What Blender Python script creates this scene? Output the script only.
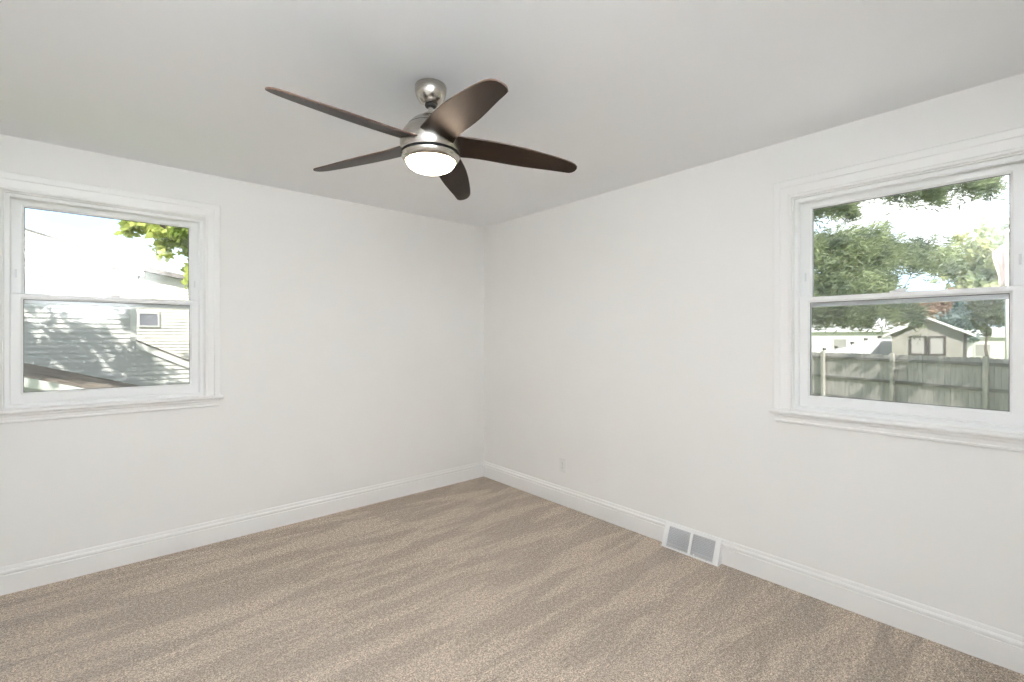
import bpy, bmesh, math, random
import numpy as np
from mathutils import Vector, Matrix

for o in list(bpy.data.objects):
    bpy.data.objects.remove(o, do_unlink=True)
SC = bpy.context.scene
COL = SC.collection
PI = math.pi
RX, RY, H = -3.56, -3.87, 2.44          # room: x RX..0, y RY..0, floor at 0, ceiling at H
GZ = -1.05                              # the yard lies below the room's floor

# ------------------------------------------------------------------ camera
cam_d = bpy.data.cameras.new('camera')
cam_d.sensor_fit = 'HORIZONTAL'
cam_d.sensor_width = 36.0
cam_d.lens = 36.0 * 468.0 / 1024.0
cam_d.shift_y = -4.0 / 1024.0
cam_d.clip_start = 0.02
cam_d.clip_end = 400
cam = bpy.data.objects.new('camera', cam_d)
COL.objects.link(cam)
cam.location = (-2.818, -3.649, 1.366)
cam.rotation_euler = (PI / 2, 0, math.radians(48.9) - PI / 2)
SC.camera = cam

# ------------------------------------------------------------------ view, sky, sun, flash
vs = SC.view_settings
vs.view_transform = 'Standard'
vs.look = 'None'
vs.gamma = 1.0
vs.use_curve_mapping = False
vs.exposure = 0.0
SC.cycles.max_bounces = 14
SC.cycles.diffuse_bounces = 8
SC.cycles.transparent_max_bounces = 16
SC.cycles.use_denoising = True
SC.cycles.caustics_reflective = False
SC.cycles.caustics_refractive = False

SKY = 1.7
world = bpy.data.worlds.new('sky')
SC.world = world
world.use_nodes = True
nt = world.node_tree
nt.nodes.clear()
wo = nt.nodes.new('ShaderNodeOutputWorld')
bg = nt.nodes.new('ShaderNodeBackground')
tc = nt.nodes.new('ShaderNodeTexCoord')
nz = nt.nodes.new('ShaderNodeTexNoise')
nz.inputs['Scale'].default_value = 2.6
nz.inputs['Detail'].default_value = 6.0
rp = nt.nodes.new('ShaderNodeValToRGB')
rp.color_ramp.elements[0].position = 0.40
rp.color_ramp.elements[0].color = (0.62, 0.80, 1.0, 1)
rp.color_ramp.elements[1].position = 0.60
rp.color_ramp.elements[1].color = (1.0, 1.0, 1.0, 1)
nt.links.new(tc.outputs['Generated'], nz.inputs['Vector'])
nt.links.new(nz.outputs['Fac'], rp.inputs['Fac'])
nt.links.new(rp.outputs['Color'], bg.inputs['Color'])
bg.inputs['Strength'].default_value = SKY
nt.links.new(bg.outputs['Background'], wo.inputs['Surface'])

SUN_DIR = Vector((0.52, 0.54, -0.66)).normalized()
sl = bpy.data.lights.new('sun', 'SUN')
sl.energy = 12.0
sl.angle = math.radians(0.5)
sl.color = (1.0, 0.95, 0.86)
so = bpy.data.objects.new('sun', sl)
COL.objects.link(so)
so.rotation_euler = SUN_DIR.to_track_quat('-Z', 'Y').to_euler()
so.location = (-10, -15, 20)

# the photographer's flash, turned back to bounce off the top of the wall behind
FLASH = 1830.0
fl = bpy.data.lights.new('flash', 'SPOT')
fl.energy = FLASH
fl.spot_size = math.radians(112)
fl.spot_blend = 1.0
fl.shadow_soft_size = 0.04
fl.color = (0.862, 0.932, 1.0)
fo = bpy.data.objects.new('flash', fl)
COL.objects.link(fo)
fo.location = (-2.78, -3.60, 1.50)
fo.rotation_euler = (Vector((-2.92, -3.87, 2.05)) - Vector(fo.location)).to_track_quat('-Z', 'Y').to_euler()


# ------------------------------------------------------------------ materials
def mat(name):
    m = bpy.data.materials.new(name)
    m.use_nodes = True
    b = m.node_tree.nodes['Principled BSDF']
    return m, m.node_tree, b


def plain(name, col, rough=0.5, metal=0.0, spec=0.5):
    m, t, b = mat(name)
    b.inputs['Base Color'].default_value = (*col, 1)
    b.inputs['Roughness'].default_value = rough
    b.inputs['Metallic'].default_value = metal
    b.inputs['Specular IOR Level'].default_value = spec
    return m


def noisy(name, c1, c2, scale, rough=0.6, bump=0.0, detail=4.0, stretch=(1, 1, 1), p0=0.35, p1=0.65, metal=0.0, bdist=0.01, spec=0.5):
    m, t, b = mat(name)
    c = t.nodes.new('ShaderNodeTexCoord')
    mp = t.nodes.new('ShaderNodeMapping')
    mp.inputs['Scale'].default_value = stretch
    n = t.nodes.new('ShaderNodeTexNoise')
    n.inputs['Scale'].default_value = scale
    n.inputs['Detail'].default_value = detail
    r = t.nodes.new('ShaderNodeValToRGB')
    r.color_ramp.elements[0].position = p0
    r.color_ramp.elements[0].color = (*c1, 1)
    r.color_ramp.elements[1].position = p1
    r.color_ramp.elements[1].color = (*c2, 1)
    t.links.new(c.outputs['Object'], mp.inputs['Vector'])
    t.links.new(mp.outputs['Vector'], n.inputs['Vector'])
    t.links.new(n.outputs['Fac'], r.inputs['Fac'])
    t.links.new(r.outputs['Color'], b.inputs['Base Color'])
    b.inputs['Roughness'].default_value = rough
    b.inputs['Metallic'].default_value = metal
    b.inputs['Specular IOR Level'].default_value = spec
    if bump:
        bp = t.nodes.new('ShaderNodeBump')
        bp.inputs['Strength'].default_value = bump
        bp.inputs['Distance'].default_value = bdist
        t.links.new(n.outputs['Fac'], bp.inputs['Height'])
        t.links.new(bp.outputs['Normal'], b.inputs['Normal'])
    return m


def leafy(name, c1, c2, trans=0.45, scale=2.5):
    m, t, b = mat(name)
    t.nodes.remove(b)
    out = t.nodes['Material Output']
    c = t.nodes.new('ShaderNodeTexCoord')
    n = t.nodes.new('ShaderNodeTexNoise')
    n.inputs['Scale'].default_value = scale
    n.inputs['Detail'].default_value = 5
    r = t.nodes.new('ShaderNodeValToRGB')
    r.color_ramp.elements[0].position = 0.35
    r.color_ramp.elements[0].color = (*c1, 1)
    r.color_ramp.elements[1].position = 0.65
    r.color_ramp.elements[1].color = (*c2, 1)
    d = t.nodes.new('ShaderNodeBsdfDiffuse')
    tr = t.nodes.new('ShaderNodeBsdfTranslucent')
    mx = t.nodes.new('ShaderNodeMixShader')
    mx.inputs['Fac'].default_value = trans
    t.links.new(c.outputs['Object'], n.inputs['Vector'])
    t.links.new(n.outputs['Fac'], r.inputs['Fac'])
    t.links.new(r.outputs['Color'], d.inputs['Color'])
    t.links.new(r.outputs['Color'], tr.inputs['Color'])
    t.links.new(d.outputs['BSDF'], mx.inputs[1])
    t.links.new(tr.outputs['BSDF'], mx.inputs[2])
    t.links.new(mx.outputs['Shader'], out.inputs['Surface'])
    return m


def glass_mat():
    m, t, b = mat('window_glass')
    t.nodes.remove(b)
    out = t.nodes['Material Output']
    tr = t.nodes.new('ShaderNodeBsdfTransparent')
    tr.inputs['Color'].default_value = (0.95, 0.965, 0.96, 1)
    gl = t.nodes.new('ShaderNodeBsdfGlossy')
    gl.inputs['Roughness'].default_value = 0.03
    fr = t.nodes.new('ShaderNodeFresnel')
    fr.inputs['IOR'].default_value = 1.8       # the two faces of each sheet of a sealed double pane together
    mx = t.nodes.new('ShaderNodeMixShader')
    t.links.new(fr.outputs['Fac'], mx.inputs['Fac'])
    t.links.new(tr.outputs['BSDF'], mx.inputs[1])
    t.links.new(gl.outputs['BSDF'], mx.inputs[2])
    t.links.new(mx.outputs['Shader'], out.inputs['Surface'])
    return m


def screen_mat():
    # fine insect netting: far below a pixel, so its open share is given as transparency
    m, t, b = mat('insect_netting')
    t.nodes.remove(b)
    out = t.nodes['Material Output']
    tr = t.nodes.new('ShaderNodeBsdfTransparent')
    df = t.nodes.new('ShaderNodeBsdfDiffuse')
    df.inputs['Color'].default_value = (0.12, 0.125, 0.13, 1)
    mx = t.nodes.new('ShaderNodeMixShader')
    mx.inputs['Fac'].default_value = 0.42
    t.links.new(tr.outputs['BSDF'], mx.inputs[1])
    t.links.new(df.outputs['BSDF'], mx.inputs[2])
    t.links.new(mx.outputs['Shader'], out.inputs['Surface'])
    return m


def carpet_mat():
    m, t, b = mat('carpet')
    N = t.nodes.new
    L = t.links.new
    c = N('ShaderNodeTexCoord')
    # tufts
    n1 = N('ShaderNodeTexNoise')
    n1.inputs['Scale'].default_value = 150
    n1.inputs['Detail'].default_value = 6
    n1.inputs['Roughness'].default_value = 0.85
    r1 = N('ShaderNodeValToRGB')
    r1.color_ramp.elements[0].position = 0.39
    r1.color_ramp.elements[0].color = (0.085, 0.062, 0.043, 1)
    r1.color_ramp.elements[1].position = 0.61
    r1.color_ramp.elements[1].color = (0.78, 0.67, 0.56, 1)
    e = r1.color_ramp.elements.new(0.5)
    e.color = (0.36, 0.285, 0.22, 1)
    # vacuum strokes: the pile is brushed in broken lanes about 10 degrees off the left wall
    mp = N('ShaderNodeMapping')
    mp.inputs['Rotation'].default_value = (0, 0, math.radians(-11))
    mp.inputs['Scale'].default_value = (1.0, 5.2, 1)
    n2 = N('ShaderNodeTexNoise')
    n2.inputs['Scale'].default_value = 1.45
    n2.inputs['Detail'].default_value = 5.0
    n2.inputs['Roughness'].default_value = 0.62
    n2.inputs['Distortion'].default_value = 0.5
    r2 = N('ShaderNodeValToRGB')
    r2.color_ramp.elements[0].position = 0.45
    r2.color_ramp.elements[0].color = (0.885, 0.885, 0.885, 1)
    r2.color_ramp.elements[1].position = 0.56
    r2.color_ramp.elements[1].color = (1.15, 1.15, 1.15, 1)
    mu = N('ShaderNodeMix')
    mu.data_type = 'RGBA'
    mu.blend_type = 'MULTIPLY'
    mu.inputs['Factor'].default_value = 1.0
    L(c.outputs['Object'], n1.inputs['Vector'])
    L(c.outputs['Object'], mp.inputs['Vector'])
    L(mp.outputs['Vector'], n2.inputs['Vector'])
    L(n1.outputs['Fac'], r1.inputs['Fac'])
    L(n2.outputs['Fac'], r2.inputs['Fac'])
    L(r1.outputs['Color'], mu.inputs['A'])
    L(r2.outputs['Color'], mu.inputs['B'])
    # clumps of tufts, still seen from across the room
    n3 = N('ShaderNodeTexNoise')
    n3.inputs['Scale'].default_value = 58
    n3.inputs['Detail'].default_value = 2.0
    n3.inputs['Roughness'].default_value = 0.6
    r3 = N('ShaderNodeValToRGB')
    r3.color_ramp.elements[0].position = 0.36
    r3.color_ramp.elements[0].color = (0.78, 0.78, 0.78, 1)
    r3.color_ramp.elements[1].position = 0.64
    r3.color_ramp.elements[1].color = (1.22, 1.22, 1.22, 1)
    m3 = N('ShaderNodeMix')
    m3.data_type = 'RGBA'
    m3.blend_type = 'MULTIPLY'
    m3.inputs['Factor'].default_value = 1.0
    L(c.outputs['Object'], n3.inputs['Vector'])
    L(n3.outputs['Fac'], r3.inputs['Fac'])
    L(mu.outputs['Result'], m3.inputs['A'])
    L(r3.outputs['Color'], m3.inputs['B'])
    L(m3.outputs['Result'], b.inputs['Base Color'])
    b.inputs['Roughness'].default_value = 1.0
    b.inputs['Specular IOR Level'].default_value = 0.1
    b.inputs['Sheen Weight'].default_value = 0.15
    bp = N('ShaderNodeBump')
    bp.inputs['Strength'].default_value = 0.9
    bp.inputs['Distance'].default_value = 0.006
    L(n1.outputs['Fac'], bp.inputs['Height'])
    L(bp.outputs['Normal'], b.inputs['Normal'])
    return m


def emit(name, col, s):
    m, t, b = mat(name)
    b.inputs['Base Color'].default_value = (0.9, 0.9, 0.88, 1)
    b.inputs['Roughness'].default_value = 0.4
    b.inputs['Emission Color'].default_value = (*col, 1)
    b.inputs['Emission Strength'].default_value = s
    return m


M = {}
M['wall'] = noisy('wall_paint', (0.855, 0.848, 0.832), (0.862, 0.855, 0.839), 3, 0.8, spec=0.2)
M['ceil'] = noisy('ceiling_paint', (0.865, 0.878, 0.90), (0.872, 0.885, 0.907), 3, 0.9, spec=0.1)
M['trim'] = plain('trim_paint', (0.87, 0.865, 0.855), 0.35)
M['vinyl'] = plain('white_vinyl', (0.88, 0.885, 0.885), 0.3)
M['gasket'] = plain('dark_gasket', (0.10, 0.10, 0.11), 0.6)
M['alu'] = plain('screen_frame', (0.75, 0.76, 0.77), 0.4)
M['glass'] = glass_mat()
M['screen'] = screen_mat()
M['carpet'] = carpet_mat()
M['nickel'] = noisy('brushed_nickel', (0.42, 0.39, 0.35), (0.54, 0.505, 0.46), 25, 0.25, 0.0, stretch=(1, 1, 14), metal=1.0)
M['black'] = plain('black_plastic', (0.008, 0.008, 0.008), 0.6, spec=0.2)
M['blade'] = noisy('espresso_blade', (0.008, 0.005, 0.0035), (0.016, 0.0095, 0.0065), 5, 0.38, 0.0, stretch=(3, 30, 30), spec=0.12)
M['blade'].node_tree.nodes['Principled BSDF'].inputs['Specular Tint'].default_value = (1.0, 0.66, 0.46, 1)  # warm sheen tint: the lamp's orange glow put into the blade colour
M['bladeedge'] = plain('blade_edge', (0.07, 0.038, 0.025), 0.5)
M['lamp'] = emit('lamp_glass', (1.0, 0.80, 0.60), 42.0)
M['plastic'] = plain('outlet_plastic', (0.80, 0.79, 0.78), 0.35)
M['slot'] = plain('outlet_slot', (0.2, 0.2, 0.2), 0.6)
M['louver'] = plain('register_louver', (0.74, 0.75, 0.77), 0.45)
M['duct'] = plain('duct_inside', (0.16, 0.16, 0.17), 0.8)
M['lawn'] = noisy('lawn', (0.13, 0.19, 0.05), (0.27, 0.33, 0.11), 1.3, 0.95, 0.4, detail=8, spec=0.1)
M['concrete'] = noisy('concrete', (0.52, 0.51, 0.49), (0.62, 0.61, 0.59), 2, 0.9, 0.1, detail=6)
M['siding'] = noisy('white_siding', (0.60, 0.61, 0.61), (0.67, 0.67, 0.66), 3, 0.6)
M['cream'] = noisy('cream_siding', (0.74, 0.72, 0.67), (0.79, 0.77, 0.72), 3, 0.6)
M['exttrim'] = plain('exterior_trim', (0.80, 0.80, 0.79), 0.5)
M['shingle'] = noisy('shingles', (0.05, 0.04, 0.03), (0.40, 0.33, 0.26), 5, 0.9, 0.5, detail=6, stretch=(0.5, 5.0, 1), p0=0.38, p1=0.68)
M['dkroof'] = noisy('grey_shingles', (0.14, 0.13, 0.125), (0.24, 0.22, 0.21), 12, 0.9, 0.4)
M['pane'] = plain('far_pane', (0.24, 0.25, 0.29), 0.2)
M['shedwall'] = noisy('shed_panel', (0.33, 0.315, 0.29), (0.39, 0.375, 0.345), 2.5, 0.8)
M['shedpane'] = plain('shed_pane', (0.42, 0.41, 0.40), 0.2)
M['darktrim'] = plain('dark_trim', (0.10, 0.09, 0.085), 0.6)
M['fence'] = noisy('weathered_boards', (0.37, 0.35, 0.345), (0.49, 0.465, 0.455), 4, 0.9, 0.2, detail=7, stretch=(5, 5, 0.5))
M['rail'] = noisy('weathered_shaded_rail', (0.16, 0.155, 0.145), (0.27, 0.26, 0.245), 4, 0.9, 0.2, detail=6, stretch=(0.6, 5, 5))  # darker than the boards: the rails' shadow lines put into their colour
M['post'] = noisy('weathered_post', (0.36, 0.345, 0.32), (0.52, 0.50, 0.47), 5, 0.9, 0.3, detail=6, stretch=(5, 5, 0.6))
M['whitefence'] = plain('white_fence', (0.70, 0.70, 0.76), 0.5)
M['bark'] = noisy('bark', (0.06, 0.045, 0.035), (0.15, 0.12, 0.09), 12, 0.95, 0.6, stretch=(3, 3, 0.5))
M['pine'] = leafy('pine_needles', (0.125, 0.165, 0.12), (0.34, 0.40, 0.23), 0.38)
M['maple'] = leafy('green_leaves', (0.20, 0.28, 0.06), (0.60, 0.64, 0.22), 0.55)
M['shade'] = leafy('shade_leaves', (0.06, 0.12, 0.03), (0.13, 0.20, 0.05), 0.3)
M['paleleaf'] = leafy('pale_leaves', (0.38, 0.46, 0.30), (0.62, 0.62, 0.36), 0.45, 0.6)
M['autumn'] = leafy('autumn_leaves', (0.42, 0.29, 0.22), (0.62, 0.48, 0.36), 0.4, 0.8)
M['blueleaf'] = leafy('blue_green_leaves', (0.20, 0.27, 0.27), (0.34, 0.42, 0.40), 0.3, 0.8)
M['darkleaf'] = leafy('dark_leaves', (0.07, 0.10, 0.05), (0.22, 0.26, 0.14), 0.35, 0.8)
M['pole'] = plain('white_pole', (0.78, 0.77, 0.77), 0.5)
M['flag'] = plain('pale_pink_cloth', (0.85, 0.66, 0.66), 0.8)  # one even pale pink


# ------------------------------------------------------------------ helpers
def tag(o, label=None, cat=None, group=None, kind=None):
    for k, v in (('label', label), ('category', cat), ('group', group), ('kind', kind)):
        if v:
            o[k] = v
    return o


def empty(name, loc=(0, 0, 0), rz=0.0):
    o = bpy.data.objects.new(name, None)
    o.empty_display_size = 0.1
    COL.objects.link(o)
    o.location = loc
    o.rotation_euler = (0, 0, rz)
    return o


def link_mesh(name, me, m, parent=None, smooth=False):
    for x in (m if isinstance(m, (list, tuple)) else [m]):
        me.materials.append(x)
    if smooth:
        for p in me.polygons:
            p.use_smooth = True
    o = bpy.data.objects.new(name, me)
    COL.objects.link(o)
    if parent:
        o.parent = parent
    return o


class MB:
    """collects shapes and links them as one mesh"""

    def __init__(s):
        s.bm = bmesh.new()

    def box(s, x0, x1, y0, y1, z0, z1, bev=0.0, mi=0):
        vs_ = [s.bm.verts.new((x, y, z)) for x in (x0, x1) for y in (y0, y1) for z in (z0, z1)]
        q = [(0, 1, 3, 2), (4, 6, 7, 5), (0, 4, 5, 1), (2, 3, 7, 6), (0, 2, 6, 4), (1, 5, 7, 3)]
        fs = [s.bm.faces.new([vs_[i] for i in f]) for f in q]
        for f in fs:
            f.material_index = mi
        if bev > 0:
            ed = list({e for f in fs for e in f.edges})
            r = bmesh.ops.bevel(s.bm, geom=ed, offset=bev, segments=2, affect='EDGES', profile=0.6)
            for f in r['faces']:
                f.material_index = mi
        return s

    def hexa(s, pts, mi=0):
        """8 points: bottom ring of four, top ring of four"""
        v = [s.bm.verts.new(p) for p in pts]
        for f in ((3, 2, 1, 0), (4, 5, 6, 7), (0, 1, 5, 4), (1, 2, 6, 5), (2, 3, 7, 6), (3, 0, 4, 7)):
            s.bm.faces.new([v[i] for i in f]).material_index = mi
        return s

    def poly(s, pts, mi=0):
        s.bm.faces.new([s.bm.verts.new(p) for p in pts]).material_index = mi
        return s

    def sweep(s, profile, path, closed_path=False, closed_profile=True):
        """profile points given per station by path: list of functions p -> xyz"""
        rings = [[s.bm.verts.new(f(p)) for p in profile] for f in path]
        n = len(profile)
        m = len(rings)
        for i in range(m if closed_path else m - 1):
            a, b = rings[i], rings[(i + 1) % m]
            for j in range(n if closed_profile else n - 1):
                k = (j + 1) % n
                s.bm.faces.new((a[j], a[k], b[k], b[j]))
        if not closed_path and closed_profile:
            s.bm.faces.new(rings[0][::-1])
            s.bm.faces.new(rings[-1])
        return s

    def lathe(s, prof, seg=48, cap0=True, cap1=True):
        rings = []
        for r, z in prof:
            rings.append([s.bm.verts.new((r * math.cos(2 * PI * k / seg), r * math.sin(2 * PI * k / seg), z)) for k in range(seg)])
        for i in range(len(rings) - 1):
            for k in range(seg):
                j = (k + 1) % seg
                s.bm.faces.new((rings[i][k], rings[i][j], rings[i + 1][j], rings[i + 1][k]))
        if cap0:
            s.bm.faces.new(rings[0][::-1])
        if cap1:
            s.bm.faces.new(rings[-1])
        return s

    def tube(s, pts, radii, seg=8):
        pts = [Vector(p) for p in pts]
        rings = []
        for i, p in enumerate(pts):
            d = (pts[min(i + 1, len(pts) - 1)] - pts[max(i - 1, 0)]).normalized()
            a = d.cross(Vector((0.3, 0.2, 1)))
            if a.length < 1e-3:
                a = d.cross(Vector((1, 0, 0)))
            a.normalize()
            b = d.cross(a)
            rings.append([s.bm.verts.new(p + radii[i] * (math.cos(2 * PI * k / seg) * a + math.sin(2 * PI * k / seg) * b)) for k in range(seg)])
        for i in range(len(rings) - 1):
            for k in range(seg):
                j = (k + 1) % seg
                s.bm.faces.new((rings[i][k], rings[i][j], rings[i + 1][j], rings[i + 1][k]))
        s.bm.faces.new(rings[0][::-1])
        s.bm.faces.new(rings[-1])
        return s

    def build(s, name, m, parent=None, smooth=False, angle=None):
        bmesh.ops.recalc_face_normals(s.bm, faces=s.bm.faces[:])
        me = bpy.data.meshes.new(name)
        s.bm.to_mesh(me)
        s.bm.free()
        o = link_mesh(name, me, m, parent, smooth or angle is not None)
        if angle is not None:
            me.set_sharp_from_angle(angle=math.radians(angle))
        return o


def struct(o, label, cat):
    return tag(o, label, cat, kind='structure')


# ------------------------------------------------------------------ room shell
T = 0.16
# window openings (along-wall range, z range)
LW = dict(a0=-3.225, a1=-2.319, z0=0.980, z1=2.146)      # on the left wall, along x
RW = dict(a0=2.733, a1=3.617, z0=0.972, z1=2.120)        # on the right wall, along -y


def wall_with_hole(name, a0, a1, hole, fn, label):
    mb = MB()

    def bx(u0, u1, z0, z1):
        p = [fn(u0, 0, z0), fn(u1, 0, z0), fn(u1, T, z0), fn(u0, T, z0), fn(u0, 0, z1), fn(u1, 0, z1), fn(u1, T, z1), fn(u0, T, z1)]
        mb.hexa(p)
    h = hole
    bx(a0, h['a0'], 0, H)
    bx(h['a1'], a1, 0, H)
    bx(h['a0'], h['a1'], 0, h['z0'])
    bx(h['a0'], h['a1'], h['z1'], H)
    return struct(mb.build(name, M['wall']), label, 'wall')


fL = lambda u, w, z: (u, w, z)
fR = lambda u, w, z: (w, -u, z)
wall_with_hole('wall_left', RX, 0, LW, fL, 'white painted wall holding the window onto the sided house')
wall_with_hole('wall_right', 0, -RY, RW, fR, 'white painted wall holding the window onto the fenced yard')
struct(MB().box(RX - T, 0 + T, RY - T, RY, 0, H).build('wall_rear', M['wall']), 'white painted wall behind the camera', 'wall')
struct(MB().box(RX - T, RX, RY, T, 0, H).build('wall_side', M['wall']), 'white painted side wall facing the yard window', 'wall')
struct(MB().box(RX - T, T, RY - T, T, -0.12, 0.0).build('floor', M['carpet']), 'beige brown speckled carpet with vacuum strokes', 'carpet')
struct(MB().box(RX - T, T, RY - T, T, H, H + 0.12).build('ceiling', M['ceil']), 'flat white painted ceiling above the fan', 'ceiling')
struct(MB().box(RX - T - 0.3, T + 0.3, RY - T - 0.3, T + 0.3, H + 0.121, H + 0.32).build('roof', M['dkroof']), 'grey roof slab over the room with short eaves', 'roof')
struct(MB().box(RX - T, T, RY - T, T, GZ, -0.121).build('foundation_wall', M['siding']), 'foundation of the house below the carpeted floor', 'foundation')

# baseboards: board with a bead and a small cap, mitred in the corner
BP = [(0, 0), (0.014, 0), (0.014, 0.100), (0.0105, 0.1035), (0.0105, 0.1065), (0.0165, 0.111), (0.0165, 0.121), (0.0125, 0.1275),
      (0.0085, 0.1285), (0.0085, 0.133), (0.0065, 0.143), (0.003, 0.147), (0, 0.147)]


def baseboard(name, st0, st1, label):
    struct(MB().sweep(BP, [st0, st1]).build(name, M['trim']), label, 'baseboard')


REG0, REG1 = 1.985, 2.356
baseboard('baseboard_left', lambda p: (RX + p[0], -p[0], p[1]), lambda p: (-p[0], -p[0], p[1]), 'white beaded baseboard along the left wall')
baseboard('baseboard_right', lambda p: (-p[0], -p[0], p[1]), lambda p: (-p[0], -REG0, p[1]), 'white beaded baseboard from the corner to the floor register')
baseboard('baseboard_right_front', lambda p: (-p[0], -REG1, p[1]), lambda p: (-p[0], RY + p[0], p[1]), 'white beaded baseboard beyond the register, below the yard window')
baseboard('baseboard_rear', lambda p: (-p[0], RY + p[0], p[1]), lambda p: (RX + p[0], RY + p[0], p[1]), 'white baseboard on the wall behind the camera')
baseboard('baseboard_side', lambda p: (RX + p[0], RY + p[0], p[1]), lambda p: (RX + p[0], -p[0], p[1]), 'white baseboard on the side wall')


# ------------------------------------------------------------------ double-hung windows
# local frame: x along the wall (to the right seen from inside), y outward, z up; origin at the left jamb on the floor line
def rect_frame(mb, x0, x1, z0, z1, prof):
    """mitred frame around an opening; prof = (outward offset from the opening, y)"""
    st = [lambda p: (x0 - p[0], p[1], z0 - p[0]), lambda p: (x1 + p[0], p[1], z0 - p[0]),
          lambda p: (x1 + p[0], p[1], z1 + p[0]), lambda p: (x0 - p[0], p[1], z1 + p[0])]
    mb.sweep(prof, st, closed_path=True)


def sash(root, name, x0, x1, z0, z1, y0, y1, stile, top, bot, gname):
    mb = MB()
    gx0, gx1, gz0, gz1 = x0 + stile, x1 - stile, z0 + bot, z1 - top
    b = 0.004
    # stiles and rails with a small glazing bevel toward the pane
    ym = (y0 + y1) / 2
    outer = [(x0, z0), (x1, z0), (x1, z1), (x0, z1)]
    inner = [(gx0, gz0), (gx1, gz0), (gx1, gz1), (gx0, gz1)]
    step = [(gx0 - 0.009, gz0 - 0.009), (gx1 + 0.009, gz0 - 0.009), (gx1 + 0.009, gz1 + 0.009), (gx0 - 0.009, gz1 + 0.009)]
    loops = [(outer, y1), (outer, y0 + b), ([(x0 + b, z0 + b), (x1 - b, z0 + b), (x1 - b, z1 - b), (x0 + b, z1 - b)], y0),
             (step, y0), (step, y0 + 0.003), (inner, y0 + 0.010), (inner, y1)]
    rings = [[mb.bm.verts.new((x, y, z)) for x, z in lp] for lp, y in loops]
    for i in range(len(rings)):
        a_, b_ = rings[i], rings[(i + 1) % len(rings)]
        for k in range(4):
            j = (k + 1) % 4
            mb.bm.faces.new((a_[k], a_[j], b_[j], b_[k]))
    s = mb.build(name, M['vinyl'], root)
    g = MB().box(gx0 - 0.004, gx1 + 0.004, ym + 0.001, ym + 0.004, gz0 - 0.004, gz1 + 0.004)
    # one thin pane: front face only carries the look
    g.bm.clear()
    g.poly([(gx0 - 0.004, ym + 0.002, gz0 - 0.004), (gx1 + 0.004, ym + 0.002, gz0 - 0.004), (gx1 + 0.004, ym + 0.002, gz1 + 0.004), (gx0 - 0.004, ym + 0.002, gz1 + 0.004)])
    tag(g.build(gname, M['glass'], s), 'clear glass pane')
    k = MB()
    rect_frame(k, gx0, gx1, gz0, gz1, [(0.0005, ym - 0.004), (-0.0025, ym - 0.002), (-0.0025, ym + 0.001), (0.0005, ym + 0.001)])
    tag(k.build('glazing_gasket', M['gasket'], s), 'thin dark glazing line')
    return s


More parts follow.
